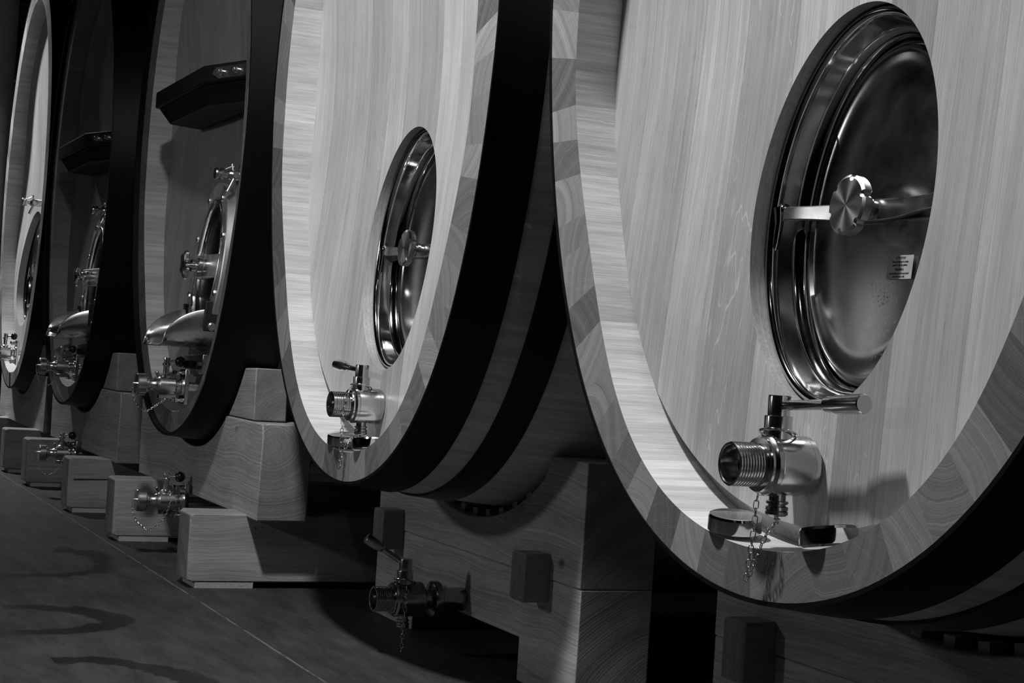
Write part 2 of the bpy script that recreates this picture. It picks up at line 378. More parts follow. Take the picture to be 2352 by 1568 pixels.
def stave_list(rng):
    L = []; t = -PI + rng.random() * .05
    t0 = t
    while True:
        w = rng.uniform(.088, .155) / r_out(t); t += w
        if t > t0 + 2 * PI - .06: break
        L.append((t, t + rng.uniform(-.004, .004)))
    return [(t0, t0)] + L
def joint_psi(outer, inner=None):
    return outer
def make_cask(cx, kind, seed, label, group=None, manhole=None, staves=None):
    rng = random.Random(seed)
    root = empty('wine_cask', (cx, 1.5, -1.0)); tag(root, label, 'cask', group)
    off = (0, -1.5, 1.0)
    old = kind == 'old'
    J = staves or stave_list(rng)
    mb = MB(); n = len(J)
    YS = [0, .07, .14, .22, .32, .45, .6, .85, 1.15, 1.5, 1.85, 2.2, 2.6, 3.0]
    for i in range(n):
        a0, b0 = J[i]; a1, b1 = J[(i + 1) % n]
        if i == n - 1: a1 += 2 * PI; b1 += 2 * PI
        tone = rng.random(); sub = 4; tb = rng.random()
        for k in range(sub):
            f0, f1 = k / sub, (k + 1) / sub
            o0, o1 = a0 + (a1 - a0) * f0, a0 + (a1 - a0) * f1; i0, i1 = b0 + (b1 - b0) * f0, b0 + (b1 - b0) * f1
            def PO(t, y): r = r_out(t) + bulge(y); return (r * math.sin(t), y, -r * math.cos(t))
            def PI_(t, y): r = r_in(t); return (r * math.sin(t), y, -r * math.cos(t))
            w = (a1 - a0) * r_out(a0); u0, u1 = f0 * w, f1 * w; th0 = r_out(o0) - r_in(i0); th1 = r_out(o1) - r_in(i1)
            mb.add([PO(o0, 0), PO(o1, 0), PI_(i1, 0), PI_(i0, 0)], [(0, 1, 2, 3)], 0, [[(u0, 0), (u1, 0), (u1, th1), (u0, th0)]], [tone])
            for y0, y1 in ((0, .07), (.07, .16)):
                mb.add([PI_(i0, y0), PI_(i1, y0), PI_(i1, y1), PI_(i0, y1)], [(0, 1, 2, 3)], 1, [[(u0, y0), (u1, y0), (u1, y1), (u0, y1)]], [tone])
            for y0, y1 in zip(YS, YS[1:]):
                mb.add([PO(o0, y0), PO(o1, y0), PO(o1, y1), PO(o0, y1)], [(0, 1, 2, 3)], 2, [[(u0, y0), (u1, y0), (u1, y1), (u0, y1)]], [tb])
    # back end closed by a plain head
    N = 72; ring = [(2 * PI * k / N) for k in range(N)]
    mb.add([(r_out(t) * math.sin(t), 3.0, -r_out(t) * math.cos(t)) for t in ring], [tuple(range(N))], 2, [[(0, 0)] * N], [.5])
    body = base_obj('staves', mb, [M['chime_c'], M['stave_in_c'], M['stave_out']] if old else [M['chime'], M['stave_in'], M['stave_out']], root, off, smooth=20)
    # hoops
    HY = [(-.026, .24), (.55, .72), (1.1, 1.25), (1.75, 1.9), (2.3, 2.45), (2.76, 3.01)] if old else [(-.003, .14), (.222, .322), (.62, .72), (1.15, 1.25), (1.75, 1.85), (2.3, 2.4), (2.68, 2.78), (2.86, 2.995)]
    for y0, y1 in HY:
        h = MB(); NN = 200; th = .013 if old else .008
        cols = []
        ins = -.001
        prof = []
        ym = (y0 + y1) / 2
        for y, d in ((y0, ins), (y0, th), (y0 + .3 * (y1 - y0), th), (y0 + .7 * (y1 - y0), th), (y1, th), (y1, ins), (ym, ins)):
            prof.append((y, bulge(max(0, min(3, y))) + d))
        vs = []
        for y, d in prof:
            for k in range(NN):
                t = 2 * PI * k / NN; r = r_out(t) + d; vs.append((r * math.sin(t), y, -r * math.cos(t)))
        fs = []
        for i in range(len(prof)):
            j = (i + 1) % len(prof)
            for k in range(NN): q = (k + 1) % NN; fs.append((i * NN + k, i * NN + q, j * NN + q, j * NN + k))
        h.add(vs, fs); base_obj('hoop', h, M['hoop'], root, off, smooth=40)
    # head with an oval opening
    mx, mz, ma, mbb = manhole
    hd = MB(); NA = 160; steps = [0, .04, .1, .2, .34, .5, .68, .84, 1.0]
    rows = []
    def edge_t(th):  # ray from manhole centre hitting inner outline minus crescent
        lo, hi = .1, 2.5
        dx, dz = math.cos(th), math.sin(th)
        for _ in range(40):
            mid = (lo + hi) / 2; X = mx + dx * mid; Z = mz + dz * mid; t = math.atan2(X, -Z)
            if math.hypot(X, Z) < r_in(t) - .042 * crescent(t): lo = mid
            else: hi = mid
        return lo
    for k in range(NA):
        th = 2 * PI * k / NA; re = edge_t(th)
        r0 = 1 / math.sqrt((math.cos(th) / ma) ** 2 + (math.sin(th) / mbb) ** 2)
        col = []
        for s_ in steps:
            r = r0 + (re - r0) * s_; X = mx + math.cos(th) * r; Z = mz + math.sin(th) * r
            col.append((X, head_y(X, Z), Z))
        # crescent bevel rings
        X, Y, Z = col[-1]; t = math.atan2(X, -Z); c = crescent(t) ; R0 = math.hypot(X, Z); R1 = r_in(t) + .0005
        for q in (.03, .12, .25, .45, .7, 1.0):
            rr = R0 + (R1 - R0) * q; dy = .042 * c * (1 - (1 - q) ** 2.4)
            col.append((rr * math.sin(t), Y + dy, -rr * math.cos(t)))
        rows.append(col)
    L = len(rows[0]); vs = [p for c in rows for p in c]; fs = []
    for k in range(NA):
        q = (k + 1) % NA
        for i in range(L - 1): fs.append((k * L + i, k * L + i + 1, q * L + i + 1, q * L + i))
    hd.add(vs, fs)
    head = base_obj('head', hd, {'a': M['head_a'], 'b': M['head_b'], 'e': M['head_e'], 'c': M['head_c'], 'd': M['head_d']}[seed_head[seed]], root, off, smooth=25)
    # the cut wall of the opening
    cw = MB(); vs = []; NB = 120; deep = (0, .012, .05)
    for j, dd in enumerate(deep):
        for k in range(NB):
            th = 2 * PI * k / NB; e = .0 if j else 0
            X = mx + ma * math.cos(th); Z = mz + mbb * math.sin(th); Y0 = head_y(X, Z)
            vs.append((X, Y0 + dd, Z))
    fs = [(j * NB + k, j * NB + (k + 1) % NB, (j + 1) * NB + (k + 1) % NB, (j + 1) * NB + k) for j in range(len(deep) - 1) for k in range(NB)]
    cw.add(vs, fs); base_obj('opening_edge', cw, M['rim_cut'], head, None, smooth=30)
    return root, off

def ellipse_ring(prof, cx, cz, a, b, N=120):
    """prof: list of (inset, y); rings follow the oval a x b moved inwards by inset"""
    mb = MB(); vs = []
    for d, y in prof:
        for k in range(N):
            t = 2 * PI * k / N; vs.append((cx + (a - d) * math.cos(t), y, cz + (b - d) * math.sin(t)))
    n = len(prof); fs = [(i * N + k, i * N + (k + 1) % N, (i + 1) * N + (k + 1) % N, (i + 1) * N + k) for i in range(n - 1) for k in range(N)]
    mb.add(vs, fs); return mb
def tilt(mb, cz, y0, ang=.0907):
    """lean the manhole assembly with the hollow head, turning it about its own centre"""
    c, s = math.cos(ang), math.sin(ang)
    for i, (x, y, z) in enumerate(mb.v):
        dy, dz = y - y0, z - cz; mb.v[i] = (x, y0 + dy * c + dz * s, cz + dz * c - dy * s)
    return mb

def text_mesh(body, size, align='CENTER'):
    cu = bpy.data.curves.new('t', 'FONT'); cu.body = body; cu.size = size; cu.align_x = align; cu.extrude = 0.0002; cu.space_line = 1.0
    o = bpy.data.objects.new('t', cu); COL.objects.link(o); bpy.context.view_layer.update()
    me = bpy.data.meshes.new_from_object(o.evaluated_get(bpy.context.evaluated_depsgraph_get()))
    mb = MB(); mb.add([v.co[:] for v in me.vertices], [tuple(p.vertices) for p in me.polygons])
    bpy.data.objects.remove(o); bpy.data.curves.remove(cu); bpy.data.meshes.remove(me)
    return mb

def star_knob(cx, y, cz, R, th, notches=6, phase=.35):
    mb = MB(); N = 360; vs = []
    def rr(t, k):
        ph = ((t - phase) * notches / (2 * PI)) % 1.0; d = min(ph, 1 - ph) * 2 * PI / notches * R
        return R * k - .0065 * math.sqrt(max(0, 1 - (d / .0075) ** 2))
    prof = [(0.0001, 0), (.90, 0.0), (1.0, .004), (1.0, th - .002), (.95, th), (.0001, th)]
    for k_, h in prof:
        for i in range(N):
            t = 2 * PI * i / N; r = rr(t, k_) if k_ > .01 else R * k_
            vs.append((cx + r * math.cos(t), y + h, cz + r * math.sin(t)))
    fs = [(a * N + i, a * N + (i + 1) % N, (a + 1) * N + (i + 1) % N, (a + 1) * N + i) for a in range(len(prof) - 1) for i in range(N)]
    return mb.add(vs, fs)

def manhole_door(root, off, mx, mz, a, b, label=True):
    y = .183
    fr = ellipse_ring([(0, .004), (0, -.004), (.004, -.009), (.010, -.010), (.016, -.006), (.019, 0), (.021, .012), (.026, .040), (.030, .052), (.038, .057), (.042, .055), (.046, .060), (.048, .072), (.054, .074), (.06, .08)], mx, mz, a, b)
    for i, (x_, y_, z_) in enumerate(fr.v): fr.v[i] = (x_, y_ + y, z_)
    tilt(fr, mz, y); f = base_obj('manhole_frame', fr, M['steel_mirror'], root, off, smooth=50)
    for sgn in (-1, 1):
        e = MB(); e.tube([(mx + sgn * (a - .016), y + .006, mz - .085), (mx + sgn * (a - .024), y + .005, mz - .06), (mx + sgn * (a - .026), y + .004, mz - .02), (mx + sgn * (a - .022), y + .002, mz + .012)], [.005, .008, .009, .012], 12)
        e.ball((mx + sgn * (a - .026), y + .012, mz + .008), .015, 16, 10)
        tilt(e, mz, y); base_obj('crossbar_lug', e, M['steel_mirror'], f, None, smooth=50)
    # door plate, slightly domed towards the room
    dp = MB(); N = 120; vs = []; A, B = a - .052, b - .052; R = [1.0, .975, .955, .93, .8, .6, .4, .2, .001]
    yy = [.068, .060, .058, .064, .060, .057, .055, .054, .054]
    for k_, q in zip(R, yy):
        for i in range(N): t = 2 * PI * i / N; vs.append((mx + A * k_ * math.cos(t), y + q, mz + B * k_ * math.sin(t)))
    dp.add(vs, [(r_ * N + i, r_ * N + (i + 1) % N, (r_ + 1) * N + (i + 1) % N, (r_ + 1) * N + i) for r_ in range(len(R) - 1) for i in range(N)])
    tilt(dp, mz, y); d = base_obj('manhole_door', dp, M['steel_door'], root, off, smooth=50)
    # crossbar
    cb = MB(); L_ = a - .034; pts = []
    for i in range(25):
        q = -1 + 2 * i / 24; yb = y + .010 + .034 * ss((1 - abs(q)) / .75) ; hz = .0145 + .007 * ss(1 - abs(q) / .8)
        pts.append((mx + q * L_, yb, hz))
    vs = []
    for x_, yb, hz in pts:
        vs += [(x_, yb - .007, mz - hz), (x_, yb - .007, mz + hz), (x_, yb + .007, mz + hz), (x_, yb + .007, mz - hz)]
    fs = []
    for i in range(24):
        for k in range(4): q = (k + 1) % 4; fs.append((i * 4 + k, i * 4 + q, (i + 1) * 4 + q, (i + 1) * 4 + k))
    fs += [(0, 1, 2, 3), (96, 99, 98, 97)]
    cb.add(vs, fs); tilt(cb, mz, y); base_obj('crossbar', cb, M['steel_dull'], d, None, smooth=40, bevel=.003)
    sp = MB(); sp.lathe([(.020, 0), (.023, .003), (.023, .010), (.019, .012), (.019, .018), (.023, .020), (.023, .030), (.019, .032), (.019, .040)], (mx, y - .001, mz), (0, 1, 0), 32)
    sp.lathe([(.012, 0), (.012, .05)], (mx, y + .02, mz), (0, 1, 0), 24)
    tilt(sp, mz, y); base_obj('spindle', sp, M['steel'], d, None)
    kn = star_knob(mx, y - .022, mz, .058, .022); tilt(kn, mz, y)
    ko = base_obj('hand_wheel', kn, M['steel_turn'], d, None, smooth=28)
    # give the wheel its own centre so the turned finish runs round it
    c0 = Vector((mx, y - .022, mz))
    for v_ in ko.data.vertices: v_.co -= c0
    ko.location = c0
    if label:
        lb = MB(); lx, lz = mx + .094, mz - .110; w_, h_ = .038, .0225; yl = y + .0525
        lb.box(lx - w_, lx + w_, yl - .0004, yl, lz - h_, lz + h_); tilt(lb, mz, y); lo = base_obj('warning_label', lb, M['label'], d, None)
        for i, (tx, sz) in enumerate((('ATTENTION', .0078), ('Ne pas resserrer le volant', .0066), ('quand la cuve est pleine.', .0066), ('WARNING', .0078), ('Do not tighten up the hand wheel', .0062), ('when the tank is full.', .0062))):
            tm = text_mesh(tx, sz * .88); zz = lz + .0150 - (0, .0066, .0128, .0218, .0284, .0344)[i] 
            tm.v = [(lx + p[0] * .78, yl - .0006 - p[2], zz + p[1]) for p in tm.v]
            tilt(tm, mz, y); base_obj('label_text', tm, M['ink'], lo, None)

def thread_profile(r, y0, y1, pitch=.006, d=.0016):
    L = []; y = y0
    while y < y1 - pitch: L += [(r, y), (r, y + pitch * .3), (r - d, y + pitch * .55), (r - d, y + pitch * .75)]; y += pitch
    return L + [(r, y), (r, y1)]
def chain_mesh(path, ll=.0165, w=.0045, rw=.0011):
    """oval links, every other one turned a quarter"""
    P = [Vector(p) for p in path]; D = [0]
    for a, b in zip(P, P[1:]): D.append(D[-1] + (b - a).length)
    def at(s):
        for i in range(len(P) - 1):
            if s <= D[i + 1] or i == len(P) - 2:
                return P[i].lerp(P[i + 1], (s - D[i]) / max(1e-6, D[i + 1] - D[i]))
    mb = MB(); s = 0; k = 0; step = ll - 2.2 * rw
    while s + ll <= D[-1] + .004:
        a, b = at(s), at(min(s + ll, D[-1])); d = (b - a).normalized(); t = Vector((0, 1, 0)) if abs(d.y) < .8 else Vector((1, 0, 0))
        e = d.cross(t).normalized()
        if k % 2: e = d.cross(e).normalized()
        e = (e + d.cross(e) * .35).normalized()
        c = (a + b) / 2; h = ll / 2 - w
        pts = [c + d * (h + w * math.cos(q)) + e * w * math.sin(q) for q in [(-PI / 2 + PI * i / 5) for i in range(6)]] + [c + d * (-h - w * math.cos(q)) - e * w * math.sin(q) for q in [(-PI / 2 + PI * i / 5) for i in range(6)]]
        mb.tube(pts, rw, 6, closed=True); s += step; k += 1
    return mb

def ball_valve(root, off, x, z, ym, R, lever, chain=None, neck=False, mat='steel', stem_y=None, cant=0.0):
    """threaded ball valve whose bore runs along y; ym = y of the open mouth; R = thread radius"""
    k = R / .041
    def Y(q): return ym + (q + .06) * k
    bd = MB()
    end = Y(.106)
    bd.lathe([(.04 * k, Y(0)), (.0545 * k, Y(.010)), (.0575 * k, Y(.014)), (.0575 * k, Y(.022)), (.056 * k, Y(.024)), (.0565 * k, Y(.026)), (.0565 * k, Y(.092)), (.0555 * k, Y(.0925)), (.0565 * k, Y(.093)), (.0565 * k, end - .003), (.054 * k, end)], (x, 0, z), (0, 1, 0), 64)
    body = base_obj('valve', bd, M[mat], root, off, smooth=30)
    ou = MB()
    pr = [(.0345 * k, Y(-.02)), (.0345 * k, Y(-.058)), (.0365 * k, Y(-.06)), (.0395 * k, Y(-.06))] + thread_profile(.041 * k, Y(-.0585), Y(-.008)) + [(.039 * k, Y(-.006)), (.039 * k, Y(-.001)), (.050 * k, Y(0)), (.0515 * k, Y(.003)), (.0515 * k, Y(.012))]
    pr = [(.0005, Y(0.04)), (.027 * k, Y(.038)), (.031 * k, Y(-.018)), (.0325 * k, Y(-.0195))] + pr
    ou.lathe(pr, (x, 0, z), (0, 1, 0), 64); base_obj('threaded_outlet', ou, M[mat], body, None, smooth=24)
    st = MB(); sy = stem_y if stem_y is not None else Y(.040)
    zt = z + .0565 * k
    st.lathe([(.027 * k, -.012 * k), (.027 * k, .034 * k), (.0265 * k, .0355 * k), (.0215 * k, .036 * k), (.0215 * k, .071 * k), (.0205 * k, .074 * k)], (x, sy, zt), (0, 0, 1), 40)
    base_obj('stem', st, M[mat], body, None, smooth=30)
    dv = Vector(lever[:3]).normalized(); Ln = lever[3]; lv = MB(); o_ = Vector((x, sy, zt + .055 * k)) + dv * (.012 * k)
    lv.lathe([(.0095 * k, 0), (.0095 * k, Ln * .50), (.0125 * k, Ln * .52), (.0145 * k, Ln * .55), (.0145 * k, Ln * .61), (.0175 * k, Ln * .66), (.0175 * k, Ln - .014 * k), (.0155 * k, Ln - .012 * k)], o_, dv, 32)
    base_obj('lever', lv, M[mat], body, None, smooth=30)
    dr = MB(); zb = z - .0565 * k
    dr.lathe([(.016 * k, .006), (.016 * k, -.008 * k), (.021 * k, -.010 * k), (.021 * k, -.014 * k), (.0165 * k, -.016 * k), (.0165 * k, -.018 * k), (.021 * k, -.020 * k), (.0215 * k, -.026 * k), (.019 * k, -.027 * k), (.0215 * k, -.029 * k), (.0215 * k, -.034 * k), (.018 * k, -.037 * k), (.004, -.037 * k), (.004, -.043 * k)], (x, Y(.048), zb), (0, 0, 1), 36)
    base_obj('drain_plug', dr, M['steel_dull'], body, None, smooth=30)
    rg = MB(); N = 36
    rg.tube([(x + .034 * k * math.cos(2 * PI * i / N), sy + .034 * k * math.sin(2 * PI * i / N), zt + .004 * k - .008 * k * math.cos(2 * PI * i / N - 2.4)) for i in range(N)], .0026 * k, 8, closed=True)
    base_obj('split_ring', rg, M['steel'], body, None)
    if neck:
        nk = MB(); nk.lathe([(.033, end - .004), (.033, end + .026), (.045, end + .030), (.056, end + .034), (.058, end + .038), (.058, end + .056), (.054, end + .060), (.043, end + .064), (.043, end + .082), (.037, end + .085), (.038, neck)], (x, 0, z), (0, 1, 0), 48)
        base_obj('pipe_union', nk, M['steel_dull'], body, None)
    if chain:
        for c in chain: base_obj('chain', chain_mesh(c), M['steel'], body, None, smooth=60)
    return body

def clamp_valve(root, off, x, z, y_cap, y_plate, y_end, chain):
    """sanitary butterfly valve with a clamped cap, a stem with black ball knob and a square flange"""
    b = MB()
    b.lathe([(.020, y_cap + .04), (.034, y_cap + .045), (.034, y_cap + .052), (.024, y_cap + .058), (.024, y_cap + .075), (.032, y_cap + .09), (.040, y_cap + .10), (.040, y_cap + .165), (.030, y_cap + .175), (.028, y_cap + .19), (.040, y_cap + .195), (.040, y_cap + .203), (.02, y_cap + .205), (.02, y_end)], (x, 0, z), (0, 1, 0), 40)
    body = base_obj('butterfly_valve', b, M['steel_lit'], root, off, smooth=30)
    c = MB(); c.lathe([(.001, y_cap), (.045, y_cap + .001), (.048, y_cap + .006), (.048, y_cap + .038), (.045, y_cap + .042), (.03, y_cap + .044)], (x, 0, z), (0, 1, 0), 44)
    c.tube([(x, y_cap - .014, z + .004), (x, y_cap + .004, z + .004)], .004, 8)
    base_obj('end_cap', c, M['steel_lit'], body, None, smooth=30)
    f = MB(); f.box(x - .052, x + .052, y_plate, y_plate + .018, z - .078, z + .078)
    fo = base_obj('flange_plate', f, M['steel'], body, None, bevel=.003)
    for dz in (-.06, .06):
        for dx in (-.034, .034):
            s_ = MB(); s_.lathe([(.009, -.014), (.009, 0)], (x + dx, y_plate, z + dz), (0, 1, 0), 6); s_.lathe([(.006, -.034), (.006, 0)], (x + dx, y_plate, z + dz), (0, 1, 0), 10)
            s_.lathe([(.010, -.036), (.010, -.026)], (x + dx, y_plate, z + dz), (0, 1, 0), 6); base_obj('bolt', s_, M['steel'], fo, None)
    st = MB(); ys = y_cap + .128
    st.lathe([(.022, .03), (.022, .045), (.013, .05), (.013, .085), (.017, .088), (.017, .098), (.012, .10), (.012, .112), (.015, .114), (.014, .122)], (x, ys, z), (0, 0, 1), 24)
    st.tube([(x, ys, z + .1), (x + .01, ys + .02, z + .108), (x + .02, ys + .045, z + .108)], .006, 10)
    base_obj('stem', st, M['steel_lit'], body, None)
    kb = MB(); kb.ball((x + .022, ys + .054, z + .108), .023); base_obj('ball_knob', kb, M['knob_black'], body, None)
    for bb, rt in (((x - .01, x + .008, y_cap + .088, y_cap + .103, z + .02, z + .062), (.5, 0, 0)), ((x - .012, x + .012, ys - .03, ys + .05, z - .058, z - .038), None)):
        lg = MB(); lg.box(*bb, rot=rt); base_obj('clamp_lug', lg, M['steel'], body, None, bevel=.003)
    base_obj('chain', chain_mesh(chain, .011, .003, .0009), M['steel'], body, None, smooth=60)
    return body

seed_head = {1: 'a', 2: 'b', 3: 'c', 4: 'd', 5: 'e'}
MX, MZ, MA, MBZ = -.0028, -.2577, .2894, .3879
CA, CB_, CC, CD, CE = 0.0, -2.3944, -4.74, -7.47, -9.93

# stave joints of the nearest cask follow the photograph
ja_o = [-86.0, -80.3, -73.4, -68.6, -61.0, -54.9, -47.7, -42.4, -36.0, -30.6, -24.4, -17.6, -11.2, -5.4, .2, 6.0, 12.4, 18.6, 25.6, 32.2, 39.0, 45.5]
ja_i = [a + (.9 if a < -30 else (.4 if a < 0 else -.6)) for a in ja_o]
full = [(math.radians(a), math.radians(b)) for a, b in zip(ja_o, ja_i)]
rg_ = random.Random(77); t_ = full[-1][0]
while True:
    t_ += rg_.uniform(.085, .15) / r_out(t_)
    if t_ > full[0][0] + 2 * PI - .07: break
    full.append((t_, t_ + rg_.uniform(-.006, .006)))

cask_a, off = make_cask(CA, 'new', 1, 'nearest pale oak cask at the right, its large steel manhole in full view', manhole=(MX, MZ, MA, MBZ), staves=full)
manhole_door(cask_a, off, MX, MZ, MA - .0005, MBZ - .0005)
chA = [[(.052, -.026, -.802), (.054, -.032, -.818), (.052, -.030, -.848), (.044, -.028, -.881), (.035, -.026, -.918), (.027, -.024, -.947), (.016, -.020, -.972)],
       [(.0, .045, -.852), (.050, .02, -.850), (.085, -.015, -.862), (.085, -.028, -.875), (.066, -.027, -.906), (.047, -.024, -.932), (.022, -.020, -.962)]]
ball_valve(cask_a, off, 0, -.754, -.06, .041, (1, .0, .06, .265), chain=chA)

cask_b, off = make_cask(CB_, 'new', 2, 'second pale oak cask from the right, narrow view of its steel manhole', manhole=(MX, MZ, MA, MBZ))
manhole_door(cask_b, off, MX, MZ, MA - .0005, MBZ - .0005)
bx = -CB_
chB = [[(.02, .012, -.700), (.04, -.0, -.712), (.050, -.016, -.735), (.052, -.02, -.76), (.050, -.021, -.80), (.048, -.021, -.84), (.046, -.021, -.90), (.044, -.021, -.945), (.034, -.02, -.966)],
       [(.01, .045, -.855), (.04, .02, -.862), (.048, -.0, -.878), (.05, -.016, -.91), (.045, -.018, -.945), (.036, -.02, -.965)]]
ball_valve(cask_b, off, 0.01, -.762, -.052, .040, (-1, 0, .05, .255), chain=chB)
chL = [[(.05, .225, -1.318), (.064, .222, -1.345), (.064, .220, -1.40), (.062, .218, -1.46), (.060, .217, -1.538)]]
lv = ball_valve(cask_b, off, 0, -1.369, .134, .040, (-.15, -1, .62, .155), chain=None, neck=.45, mat='steel_dull', stem_y=.237)
base_obj('chain', chain_mesh(chL[0]), M['steel'], lv, None, smooth=60)

# ------------------------------------------------------------------ older casks with black crossbars
def old_fittings(root, off, bar_z=.55, tap_x=.19):
    # crossbar: black board across the head, ends cut back, plate bolted to the right end
    yb = head_y(0, bar_z)
    plan = [(-.54, -.05), (.40, -.058), (.80, .085), (.80, .16), (-.62, .16), (-.60, .03)]
    b = MB(); n = len(plan)
    def slab(pl, z0, z1):
        n = len(pl); b.add([(x, y, z0) for x, y in pl] + [(x, y, z1) for x, y in pl], [tuple(range(n))[::-1], tuple(range(n, 2 * n))] + [(i, (i + 1) % n, (i + 1) % n + n, i + n) for i in range(n)])
    slab(plan, bar_z - .075, bar_z)
    lo_p = [(-.53, -.035), (.38, -.045), (.78, .095), (.78, .16), (-.60, .16)]; hi_p = [(-.43, .0), (.34, -.01), (.70, .10), (.70, .16), (-.50, .16)]; n = 5
    b.add([(x, y, bar_z - .155) for x, y in hi_p] + [(x, y, bar_z - .076) for x, y in lo_p], [tuple(range(n))[::-1], tuple(range(n, 2 * n))] + [(i, (i + 1) % n, (i + 1) % n + n, i + n) for i in range(n)])
    bar = base_obj('crossbar', b, M['iron'], root, off, bevel=.006)
    d = Vector((.40, .143, 0)).normalized(); nrm = Vector((d.y, -d.x, 0)); p0 = Vector((.50, -.022, bar_z - .04))
    pl = MB(); up = Vector((0, 0, 1))
    def q(a, h, o): return p0 + d * a + up * h + nrm * o
    out = [(-.03, 0), (.0, .024), (.30, .024), (.30, -.024), (.02, -.024)]
    vs = [q(a, h, .001) for a, h in out] + [q(a, h, .007) for a, h in out]; m_ = len(out)
    pl.add(vs, [tuple(range(m_)), tuple(range(2 * m_ - 1, m_ - 1, -1))] + [(i, i + m_, (i + 1) % m_ + m_, (i + 1) % m_) for i in range(m_)])
    po = base_obj('bolted_plate', pl, M['steel_dull'], bar, None)
    for a in (.045, .155, .265):
        h = MB(); h.lathe([(.014, .007), (.014, .014)], q(a, 0, 0), nrm, 20); h.lathe([(.011, .012), (.011, .026), (.009, .028)], q(a, 0, 0), nrm, 6); base_obj('bolt', h, M['steel_lit'], po, None)
    # oval door
    y0 = .125
    fr = ellipse_ring([(.0, .05), (.0, -.014), (.004, -.018), (.064, -.018), (.068, -.014), (.070, .0), (.076, .004)], 0, -.262, .282, .372, 96)
    fr.v = [(x, y + y0, z) for x, y, z in fr.v]; tilt(fr, -.262, y0); f = base_obj('door_frame', fr, M['steel_satin'], root, off, smooth=35)
    gs = ellipse_ring([(.05, 0), (.050, -.016), (.056, -.022), (.064, -.022), (.070, -.014), (.070, .0)], 0, -.262, .262, .352, 96)
    gs.v = [(x, y + y0, z) for x, y, z in gs.v]; tilt(gs, -.262, y0); base_obj('door_ring', gs, M['steel_lit'], f, None, smooth=50)
    for t in (22, 62, 118, 158, 202, 238, 302, 338):
        t = math.radians(t); h = MB(); px, pz = .243 * math.cos(t), -.262 + .333 * math.sin(t)
        h.lathe([(.013, -.026), (.015, -.022), (.015, -.010)], (px, y0, pz), (0, 1, 0), 8); h.box(px - .012, px + .012, y0 - .016, y0 - .008, pz - .020, pz + .020)
        tilt(h, -.262, y0); base_obj('bolt', h, M['steel_lit'], f, None)
    dp = MB(); N = 80; vs = []; R = [1.0, .97, .93, .7, .4, .001]; yy = [.004, -.004, .004, -.001, -.004, -.005]
    for k_, q_ in zip(R, yy):
        for i in range(N): t = 2 * PI * i / N; vs.append((.194 * k_ * math.cos(t), y0 + q_, -.262 + .284 * k_ * math.sin(t)))
    dp.add(vs, [(r_ * N + i, r_ * N + (i + 1) % N, (r_ + 1) * N + (i + 1) % N, (r_ + 1) * N + i) for r_ in range(len(R) - 1) for i in range(N)])
    tilt(dp, -.262, y0); d_ = base_obj('door', dp, M['steel_door'], root, off, smooth=50)
    # yoke across the door: folded box bar with end faces
    yk = MB()
    yk.add([(-.235, .077, -.31), (-.21, .070, -.31), (.21, .090, -.31), (.24, .095, -.31), (.24, .165, -.31), (.20, .165, -.31), (.19, .115, -.31), (-.19, .10, -.31), (-.20, .14, -.31), (-.24, .14, -.31)] +
           [(-.235, .077, -.215), (-.21, .070, -.215), (.21, .090, -.215), (.24, .095, -.215), (.24, .165, -.215), (.20, .165, -.215), (.19, .115, -.215), (-.19, .10, -.215), (-.20, .14, -.215), (-.24, .14, -.215)],
           [tuple(range(10))[::-1], tuple(range(10, 20))] + [(i, (i + 1) % 10, (i + 1) % 10 + 10, i + 10) for i in range(10)])
    yk.v = [(x * 1.03, y + .018, z * 1.04 + .0105) for x, y, z in yk.v]
    yo = base_obj('yoke', yk, M['steel_satin'], d_, None, bevel=.005)
    for dx, r_ in ((-.075, .026), (.045, .028)):
        h = MB(); h.lathe([(r_, -.03), (r_ + .003, -.026), (r_ + .003, -.008), (r_, -.004), (r_, .02)], (dx, .085, -.262), (0, 1, 0), 24); base_obj('nut', h, M['steel_lit'], yo, None)
    sp = MB(); sp.lathe([(.010, 0), (.010, .09)], (-.03, .01, -.262), (0, 1, 0), 16); base_obj('spindle', sp, M['steel_lit'], yo, None)
    kb = MB(); lobes = 5; N2 = 100; vs = []; prof = [(.001, 0), (.8, 0), (1, .006), (1, .018), (.8, .024), (.001, .024)]
    for k_, h_ in prof:
        for i in range(N2):
            t = 2 * PI * i / N2; r = (.054 + .012 * math.cos(lobes * t + .5)) * k_; vs.append((-.03 + r * math.cos(t), -.004 + h_ + .012, -.262 + r * math.sin(t)))
    kb.add(vs, [(a * N2 + i, a * N2 + (i + 1) % N2, (a + 1) * N2 + (i + 1) % N2, (a + 1) * N2 + i) for a in range(len(prof) - 1) for i in range(N2)])
    base_obj('hand_wheel', kb, M['steel_lit'], yo, None, smooth=40)
    # pouring chute
    sc = MB(); NS, NL = 20, 14; vs = []
    for side in (0, 1):
        for j in range(NL + 1):
            q = j / NL; y = .115 - .225 * q; hz = .165 * math.sqrt(max(0, 1 - q ** 1.9)) + .004; wx = .215 - .03 * q
            for i in range(NS + 1):
                a = PI * i / NS; x_ = -wx * math.cos(a); dz = math.sin(a) ** .6 * hz
                vs.append((x_ * (1 - .012 * side), y, -.46 - .165 + hz - dz * (1 - .02 * side) + (.004 if side else 0)))
    fs = []; K = (NL + 1) * (NS + 1)
    for side in (0, 1):
        for j in range(NL):
            for i in range(NS):
                a = side * K + j * (NS + 1) + i; fs.append((a, a + 1, a + NS + 2, a + NS + 1))
    for j in range(NL):
        for e in (0, NS): a = j * (NS + 1) + e; fs.append((a, a + NS + 1, a + K + NS + 1, a + K))
    for i in range(NS): a = NL * (NS + 1) + i; fs.append((a, a + 1, a + K + 1, a + K))
